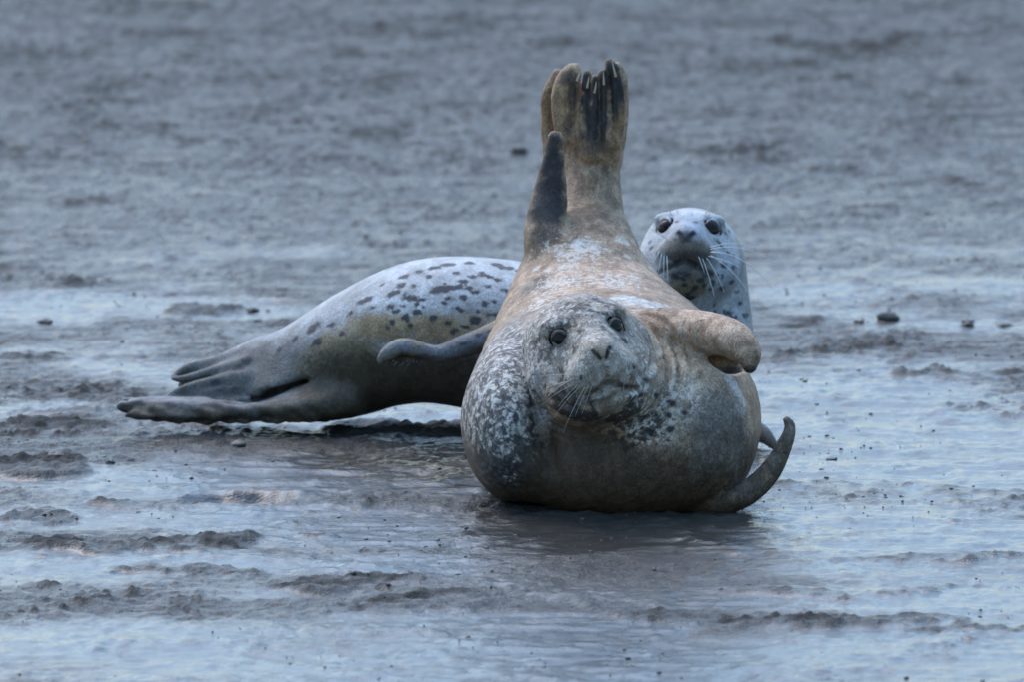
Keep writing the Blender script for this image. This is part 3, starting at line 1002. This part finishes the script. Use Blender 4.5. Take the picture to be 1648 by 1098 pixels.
    def wk(x, z_, ex, ey, dd, sag=.012, r=.00042):
        a = L(x, .148, z_)
        a = fd.hit(L(x, .26, z_), -B[1], .3)
        e = P(ex, ey, dd)
        wh.append(([a - B[1] * .004, (a + e) / 2 + np.array([0, -.015, sag]), e], r))
    for x, z_, ex, ey, dd, sg in ((-.045, -.05, 858, 608, -.14, .008), (-.05, -.058, 864, 632, -.13, .01), (-.045, -.062, 872, 652, -.15, .012),
                                  (-.04, -.066, 889, 676, -.16, .012), (-.034, -.066, 906, 697, -.17, .012), (-.048, -.052, 880, 640, -.16, .01),
                                  (-.028, -.064, 925, 672, -.18, .008), (-.02, -.062, 936, 668, -.18, .006), (-.038, -.06, 898, 655, -.17, .01),
                                  (.045, -.055, 1012, 640, -.16, .006), (.05, -.06, 1030, 628, -.14, .006), (.038, -.06, 1000, 650, -.17, .006), (.05, -.05, 1040, 605, -.12, .006)):
        wk(x, z_, ex, ey, dd, sg)
    cl = []
    for (x0, y0, x1, y1, d) in ((929, 130, 935, 112, .785), (945, 141, 948, 123, .778), (957, 149, 960, 131, .772), (972, 136, 971, 115, .776), (991, 123, 985, 98, .778)):
        cl.append((P(x0, y0, d), P(x1, y1, d), .0026))
    base = P(985, 825, .15); base[2] = 0
    root = link('harbour_seal', None, loc=base)
    tag(root, 'tan mottled seal in front, lying on its side with hind flippers raised straight up', 'seal', 'seals resting on the mud')
    p.furl = np.where(z > .46, .35, 1.0) * (1 - .65 * np.exp(-(np.linalg.norm(V - L(0, .12, -.03), axis=1) / .075) ** 4))
    for ec, er, dv in eyes:
        p.furl *= 1 - .9 * np.exp(-(np.linalg.norm(V - ec, axis=1) / .034) ** 6)
    p.N = N
    def flow(r):
        q = r - L(0, .14, -.03)
        q = q / (np.linalg.norm(q, axis=1)[:, None] + 1e-6)
        return q + np.array([0, .5, -.15])
    finish(root, base, V, Q, p, M_FRONT, eyes, wh, cl, flow, 110000)


def build_back():
    hc = P(1110, 402, 1.13)
    fd = Field(axis(-.80, .55, .20, .46, .006, .0026),
               axis(Y0 + .72, Y0 + 1.5, Y0 + .85, Y0 + 1.15, .006, .0028),
               axis(-.05, .52, .22, .48, .006, .0026))
    D = 1.12
    chn(fd, [(375, 612, 1.2, 34), (440, 600, 1.18, 54), (515, 583, 1.16, 78), (600, 556, 1.13, 101), (690, 533, 1.10, 116), (790, 540, 1.10, 124),
             (890, 562, 1.12, 128), (990, 580, 1.14, 128), (1075, 585, 1.15, 118), (1115, 560, 1.18, 98), (1124, 500, 1.20, 84), (1116, 430, 1.19, 84)], 30)
    # hips resting on the mud
    fd.ellipsoid(P(500, 630, 1.15), (mpx(120), .10, mpx(46)), None, mpx(40))
    # upper hind flipper and its toes
    chn(fd, [(440, 590, 1.17, 48), (385, 600, 1.18, 38), (335, 612, 1.18, 25), (300, 622, 1.18, 14)], 14, (Y1, .75))
    chn(fd, [(420, 566, 1.18, 24), (350, 583, 1.18, 11), (305, 592, 1.18, 9), (281, 606, 1.17, 7)], 5)
    chn(fd, [(400, 590, 1.15, 20), (345, 598, 1.15, 9), (300, 610, 1.15, 7), (276, 610, 1.16, 4)], 5)
    chn(fd, [(400, 610, 1.13, 20), (345, 615, 1.13, 10), (300, 626, 1.13, 8), (272, 638, 1.13, 5)], 5)
    chn(fd, [(420, 625, 1.12, 18), (350, 632, 1.12, 11), (300, 640, 1.13, 9), (265, 645, 1.13, 5)], 5)
    # lower hind flipper flat on the mud
    chn(fd, [(560, 640, 1.08, 34), (490, 656, 1.05, 24), (430, 662, 1.05, 17), (350, 662, 1.06, 18), (270, 661, 1.08, 18), (228, 657, 1.1, 14), (198, 653, 1.1, 7)], 12, (Y1, 1.5))
    chn(fd, [(330, 652, 1.08, 13), (260, 651, 1.1, 12), (215, 648, 1.12, 8)], 8)
    chn(fd, [(350, 668, 1.04, 10), (260, 670, 1.06, 9), (205, 668, 1.08, 6)], 6)
    chn(fd, [(400, 648, 1.1, 12), (290, 650, 1.12, 8), (200, 645, 1.14, 5)], 5)
    # crease between the flippers
    for dd in np.arange(.94, 1.17, .02):
        fd.chain([P(365, 650, dd), P(405, 645, dd), P(440, 633, dd), P(480, 618, dd), P(505, 612, dd - .03)], np.array([.003, .007, .010, .008, .002]), .008, sub=True)
    for (yy, y2) in ((655, 650), (664, 660)):
        fd.chain([fd.hitpx(x_, y_, .6) for x_, y_ in ((210, y2), (250, yy - 2), (300, yy), (350, yy))], np.array([.003, .0045, .004, .002]), .008, sub=True)
    # fore flipper held out to the left
    chn(fd, [(905, 520, 1.0, 40), (850, 520, .93, 28), (790, 543, .89, 22), (745, 558, .88, 18), (705, 570, .88, 14), (676, 564, .88, 14), (648, 559, .88, 15), (626, 568, .88, 13), (612, 580, .88, 7)], 12)
    chn(fd, [(690, 575, .90, 9), (665, 575, .90, 10), (640, 577, .90, 9)], 10)
    # fore flipper on the mud at the right
    chn(fd, [(1150, 670, 1.05, 40), (1200, 690, .95, 24), (1228, 700, .88, 14), (1250, 722, .85, 6)], 12)
    B = head_basis(math.radians(-3.5), math.radians(17.5), math.radians(-2))
    L, eyes, mk = build_head(fd, hc, B, .90, .0265, .0178, .0, 1.12)
    V, Q = fd.mesh()
    N = vnormals(V, Q)
    # caked mud on the trailing flipper, skin wrinkles on the hips
    lx = V[:, 0]; ly = V[:, 1]; lz = V[:, 2]
    m = sstep(-.30, -.42, lx) * sstep(.075, .05, lz)
    bump = np.sin(lx * 70 + 3 * np.sin(ly * 60)) * np.sin(lz * 130 + lx * 40) + .6 * np.sin(lx * 160 + lz * 90) * np.sin(ly * 120)
    V = V + N * (m * .0045 * bump)[:, None]
    N = vnormals(V, Q)
    p = Paint(V, N, (0.37, 0.385, 0.40))
    # side turned to the mud: dark olive staining
    p.col((0.50, 0.51, 0.52), (760, 440, 120, 40), (650, 470, 80, 40), (1110, 345, 60, 30))
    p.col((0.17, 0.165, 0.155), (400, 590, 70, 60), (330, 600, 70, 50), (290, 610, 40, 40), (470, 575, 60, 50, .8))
    p.col((0.29, 0.215, 0.125), (600, 530, 70, 26), (700, 530, 80, 26), (790, 528, 70, 26), (540, 560, 60, 30), (650, 515, 60, 14, .6), (770, 505, 50, 12, .5))
    p.col((0.17, 0.135, 0.08), (560, 575, 60, 34), (640, 570, 70, 26), (740, 575, 70, 26), (500, 590, 40, 30, .7))
    p.mottle[:] = .0
    p.fleck[:] = .12
    z = V[:, 2]
    body = sstep(1.05, .9, (p.px - 0) / 1000.0)
    p.lay('mud', .55, (620, 550, 80, 28), (720, 545, 80, 26), (560, 575, 60, 34), (800, 545, 60, 24))
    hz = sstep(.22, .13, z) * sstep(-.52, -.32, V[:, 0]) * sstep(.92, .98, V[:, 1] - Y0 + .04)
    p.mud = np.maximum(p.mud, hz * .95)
    p.lay('mud', .9, (640, 610, 90, 34), (740, 630, 80, 40), (540, 630, 70, 30))
    p.lay('mud', .0, (700, 568, 40, 12), (640, 565, 30, 14), (780, 545, 40, 14))
    p.lay('mud', .8, (240, 662, 50, 14), (340, 664, 70, 14), (450, 664, 60, 14), (520, 664, 40, 16))
    p.col((0.12, 0.112, 0.105), (240, 662, 60, 24), (340, 664, 80, 20), (450, 664, 60, 20), (210, 655, 30, 20))
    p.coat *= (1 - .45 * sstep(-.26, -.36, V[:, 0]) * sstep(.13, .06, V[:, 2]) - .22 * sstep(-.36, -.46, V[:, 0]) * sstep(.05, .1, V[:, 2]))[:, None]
    p.fleck *= 1 - m; p.mottle = p.mottle + .4 * m
    p.mud = np.maximum(p.mud, .55 * m)
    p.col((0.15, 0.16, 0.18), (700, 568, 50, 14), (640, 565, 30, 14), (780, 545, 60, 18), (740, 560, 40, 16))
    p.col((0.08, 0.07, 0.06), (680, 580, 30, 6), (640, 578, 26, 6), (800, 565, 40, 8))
    p.col((0.10, 0.09, 0.075), (1228, 700, 40, 30), (1250, 720, 20, 16))
    p.col((0.2, 0.19, 0.17), (630, 575, 12), (612, 580, 12))
    p.mottle = np.maximum(p.mottle, 0)
    p.dots((712, 460, 20, 6, 8), (735, 456, 16, 4, 10), (700, 462, 10, 6, 0), (745, 448, 8, 4, 0), (760, 440, 9, 3, 10), (775, 437, 8, 3, 0), (790, 440, 6, 3, 0),
           (748, 474, 6, 5, 0), (780, 483, 6, 5, 0), (797, 480, 5, 4, 0), (820, 482, 6, 7, 40), (808, 500, 4, 3, 0), (791, 500, 6, 3, 0), (765, 510, 9, 7, 0), (770, 497, 4, 3, 0),
           (645, 454, 8, 5, -10), (632, 466, 12, 4, 15), (660, 474, 13, 5, -10), (676, 477, 7, 3, 0), (588, 477, 12, 4, 15), (576, 482, 7, 3, 10), (628, 488, 8, 5, 0), (635, 497, 6, 4, 0),
           (596, 490, 6, 3, 0), (668, 498, 7, 5, 0), (650, 507, 7, 6, -30), (697, 505, 6, 5, 0), (648, 486, 5, 2, 0), (670, 484, 5, 3, 0), (618, 527, 4, 4, 0),
           (500, 525, 16, 5, 28), (530, 520, 9, 3, 10), (506, 547, 11, 5, 20), (392, 578, 9, 7, 0), (383, 588, 9, 4, 10), (345, 612, 9, 6, 0), (368, 602, 5, 2, 0), (375, 621, 4, 2, 0), (356, 625, 5, 2, 0),
           (700, 425, 10, 3, 15), (720, 420, 12, 3, 5), (755, 418, 10, 2.5, 0), (800, 420, 9, 3, 0), (820, 426, 8, 3, -10), (835, 430, 6, 2, 0), (800, 445, 7, 3, 0), (830, 452, 7, 3, 10), (815, 462, 6, 3, 0),
           (650, 440, 7, 2.5, 20), (670, 432, 7, 2.5, 10), (610, 455, 6, 2, 20), (690, 440, 5, 3, 0), (735, 434, 6, 2.5, 0), (785, 455, 5, 2.5, 0), (765, 465, 6, 3, 0), (715, 482, 5, 3, 0), (735, 490, 5, 3, 0),
           (720, 515, 5, 3, 0), (832, 500, 6, 3, 0), (560, 500, 6, 2.5, 20), (545, 535, 6, 3, 20), (470, 545, 7, 3, 25), (445, 560, 6, 3, 20),
           (790, 528, 7, 2, 20), (770, 534, 6, 2, 20), (805, 524, 7, 3, 10), (745, 548, 6, 2, 20), along=True)
    p.dots(*[(rng.uniform(590, 838), rng.uniform(424, 535), rng.uniform(3, 7), rng.uniform(2, 4.5), rng.uniform(-10, 25)) for _ in range(16)], along=True)
    # chin, cheek and neck spots
    p.dots((1105, 447, 5, 6, 60), (1098, 455, 5, 4, 0), (1132, 454, 7, 5, 0), (1152, 458, 4, 6, 0), (1122, 468, 7, 4, 30), (1099, 464, 5, 4, 0), (1166, 468, 4, 6, 80), (1110, 478, 3, 3, 0),
           (1170, 425, 3, 7, 85), (1185, 432, 3, 5, 85), (1184, 455, 4, 6, 80), (1168, 443, 3, 4, 0), (1186, 410, 3, 5, 85), (1176, 403, 4, 3, 0), (1165, 392, 4, 2, -20), (1160, 385, 5, 2.5, -30),
           (1177, 500, 4, 6, 85), (1183, 508, 3, 9, 88), (1170, 498, 3, 3, 0), (1199, 520, 4, 6, 80), (1204, 506, 3, 6, 85), (1208, 505, 2.5, 7, 88), (1155, 492, 3, 3, 0), (1156, 503, 3, 3, 0),
           (1178, 368, 3, 5, 100), (1172, 372, 3, 3, 0), (1108, 486, 12, 5, 0), (1124, 500, 5, 3, 0), (1082, 448, 8, 4, -20), (1140, 440, 5, 3, 0), (1192, 470, 3, 5, 85), (1197, 488, 3, 5, 85),
           (1045, 395, 4, 3, 0), (1050, 405, 4, 4, 0), (1042, 385, 4, 3, 0), (1086, 352, 2.5, 5, 80), (1122, 352, 2.5, 5, 100), (1148, 470, 3, 3, 0), (1138, 462, 5, 4, 0), (1090, 440, 6, 3, 0), (1160, 440, 3, 3, 0))
    p.col((0.31, 0.335, 0.37), (1110, 380, 100, 70), (1180, 460, 60, 80))
    p.lay('mottle', .24, (1110, 370, 90, 50), (1060, 400, 40, 40))
    p.col((0.20, 0.175, 0.115), (1110, 455, 42, 20), (1110, 472, 36, 14))
    p.col((0.17, 0.155, 0.135), (1106, 391, 30, 14, .75), (1084, 396, 30, 16, .7), (1130, 396, 30, 16, .7))
    p.col((0.13, 0.112, 0.085), (1090, 402, 34, 14, .8), (1122, 402, 34, 14, .8), (1106, 400, 38, 13, .9), (1078, 408, 20, 14, .8), (1136, 408, 20, 14, .8), (1108, 436, 40, 12, .85), (1108, 448, 40, 10, .6))
    p.col((0.07, 0.06, 0.05), (1100, 421, 26, 12, .85), (1118, 422, 26, 12, .85), (1106, 412, 30, 7, .8), (1080, 416, 16, 9, .7), (1134, 416, 16, 9, .7))
    p.fleck *= 1 - p.fall(1106, 425, 50, 40)
    p.col((0.29, 0.325, 0.38), (1106, 358, 30, 14), (1106, 345, 20, 10))
    for ec, er, dv in eyes:
        d = np.linalg.norm(V - ec - dv * er * .55, axis=1)
        f = np.exp(-(d / .0166) ** 6)[:, None]
        p.coat = p.coat * (1 - f * .95) + np.array((.03, .028, .028)) * f * .95
        p.fleck *= 1 - f[:, 0]
    for t in mk['nostril']:
        f = np.exp(-(seg_dist(V, t) / .0065) ** 4)[:, None]
        p.coat = p.coat * (1 - f) + np.array((.01, .01, .011)) * f
    d = np.linalg.norm(V - L(0, .17, -.024), axis=1)
    f = np.exp(-(d / .012) ** 4)[:, None] * .8
    p.coat = p.coat * (1 - f) + np.array((.045, .045, .05)) * f
    f = np.exp(-(seg_dist(V, mk['mouth']) / .006) ** 2)[:, None]
    p.coat = p.coat * (1 - f) + np.array((.012, .011, .01)) * f
    wh = []
    def wk(x, z_, ex, ey, dd, sag=.02, r=.00085):
        a = fd.hit(L(x, .26, z_), -B[1], .3)
        e = P(ex, ey, dd)
        wh.append(([a - B[1] * .004, (a + e) / 2 + np.array([0, -.01, sag]), e], r * 1.0))
    for a in ((.05, -.04, 1213, 397, 1.0, .016), (.05, -.045, 1248, 422, 1.0, .03), (.052, -.05, 1245, 465, .98, .04), (.05, -.056, 1220, 494, .96, .03), (.046, -.06, 1192, 430, .97, .006),
              (.044, -.062, 1166, 470, .96, .012), (.036, -.064, 1150, 478, .95, .01), (.028, -.062, 1134, 440, .96, .004), (.05, -.052, 1230, 445, .98, .03),
              (-.05, -.05, 1058, 445, .98, .004), (-.046, -.056, 1068, 452, .97, .004), (-.052, -.045, 1046, 432, 1.0, .004), (-.04, -.06, 1075, 458, .96, .004)):
        wk(*a)
    for (x0, y0, x1, y1) in ((1090, 335, 1077, 296), (1081, 338, 1067, 324), (1136, 336, 1156, 315), (1068, 378, 1050, 370), (1140, 338, 1147, 326)):
        a = p.at(x0, y0 + 4); e = P(x1, y1, a[1] - Y0 - .05)
        wh.append(([a, (a + e) / 2, e], .0008))
    cl = []
    for (x0, y0, x1, y1) in ((640, 583, 634, 592), (650, 584, 645, 594), (660, 584, 656, 594), (672, 582, 669, 590), (628, 580, 621, 588)):
        cl.append((P(x0, y0, .885), P(x1, y1, .885), .004))
    base = P(760, 697, 1.1); base[2] = 0
    root = link('harbour_seal', None, loc=base)
    tag(root, 'silver white seal with small black spots stretched out behind the tan mottled one', 'seal', 'seals resting on the mud')
    p.furl = np.where(V[:, 0] < -.36, .4, .65) * (1 - .6 * np.exp(-(np.linalg.norm(V - L(0, .12, -.03), axis=1) / .075) ** 4))
    for ec, er, dv in eyes:
        p.furl *= 1 - .9 * np.exp(-(np.linalg.norm(V - ec, axis=1) / .034) ** 6)
    p.N = N
    def flow(r):
        return np.tile(np.array([-1.0, 0, -.25]), (len(r), 1)) + np.where((r[:, 2] > .3) & (r[:, 0] > .1), 1.0, 0)[:, None] * np.array([1.0, .6, -.9])
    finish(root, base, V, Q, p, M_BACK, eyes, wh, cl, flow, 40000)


build_front()
build_back()

# ------------------------------------------------------------------ clods and crumbs
def rock_verts(r, seed, flat=.6, n=14, m=9):
    rg = np.random.default_rng(seed)
    ks = rg.normal(size=(7, 3)) * 2.2; ph = rg.uniform(0, 6.28, 7); am = rg.uniform(.06, .16, 7)
    th = np.linspace(0, math.pi, m + 1)[:, None]; p_ = np.linspace(0, 2 * math.pi, n, endpoint=False)[None, :]
    D = np.stack([np.sin(th) * np.cos(p_), np.sin(th) * np.sin(p_), np.cos(th) + 0 * p_], -1).reshape(-1, 3)
    s = 1 + sum(a * np.sin(D @ k + f) for k, f, a in zip(ks, ph, am))
    V = D * s[:, None] * np.array([1.0, .85, flat]) * r
    q = np.array([(i * n + j, (i + 1) * n + j, (i + 1) * n + (j + 1) % n, i * n + (j + 1) % n) for i in range(m) for j in range(n)])
    return V, q


CLODS = [(1433, 517, .026, 'rounded dark mud clod on bright wet flat right of the seals'),
         (70, 518, .013, 'small dark mud pebble alone at the far left edge of the shiny strip'),
         (405, 500, .013, 'dark mud pebble sitting just right of the low brown mound beyond the tail'),
         (415, 515, .011, 'small mud pebble directly below another pebble beyond the spotted tail'),
         (1385, 520, .012, 'little dark mud lump just left of the large rounded clod'),
         (1556, 526, .018, 'flat dark mud lump near the right edge beyond the seals'),
         (1620, 526, .020, 'broad low mud lump at the extreme right edge of the flat'),
         (90, 750, .017, 'dark lump on top of the mud mound at left foreground'),
         (178, 748, .009, 'small dark crumb right of the left foreground mound'),
         (385, 722, .014, 'pyramid shaped grey mud lump in front of the spotted seal'),
         (835, 247, .020, 'blurred dark clod far behind, left of the raised hind flippers'),
         (1340, 738, .010, 'small dark mud crumb right of the curled front flipper')]
for i, (px, py, r, lab) in enumerate(CLODS):
    g = G(px, py)
    v, q = rock_verts(r, 100 + i, .5, 22, 14)
    v[:, 2] += 0
    o = link('mud_clod', mesh_np('mud_clod', v, q, M_CLOD), loc=(g[0], g[1], ground_z(g[0], g[1]) + r * .12))
    tag(o, lab, 'mud clod', 'loose mud clods on the flat')

vs, qs, off = [], [], 0
tries = 0
protos = [rock_verts(1.0, 500 + i, .7, 7, 4) for i in range(12)]
for cnt in range(5200):
    px = random.uniform(-60, 1710); py = 1110 - (random.random() ** .8) * 760
    g = G(px, py)
    dn = noise2(np.array([g[0] * 2.4]), np.array([g[1] * 1.6]), 311)[0] + .6 * noise2(np.array([g[0] * 7]), np.array([g[1] * 5]), 312)[0]
    if dn < random.uniform(-.1, .7): continue
    r = .0012 + .0036 * random.random() ** 5
    v, q = protos[cnt % 12]
    a = random.uniform(0, 6.28)
    c, s = math.cos(a), math.sin(a)
    v = v @ np.array([[c, s, 0], [-s, c, 0], [0, 0, 1]]) * r * np.array([1.3, 1.3, .8]) + np.array([g[0], g[1], ground_z(g[0], g[1]) + r * .1])
    vs.append(v); qs.append(q + off); off += len(v)
o = link('mud_crumbs', mesh_np('mud_crumbs', np.vstack(vs), np.vstack(qs), M_CLOD))
tag(o, 'scattered dark crumbs of mud over the wet flat', 'mud crumbs', kind='stuff')
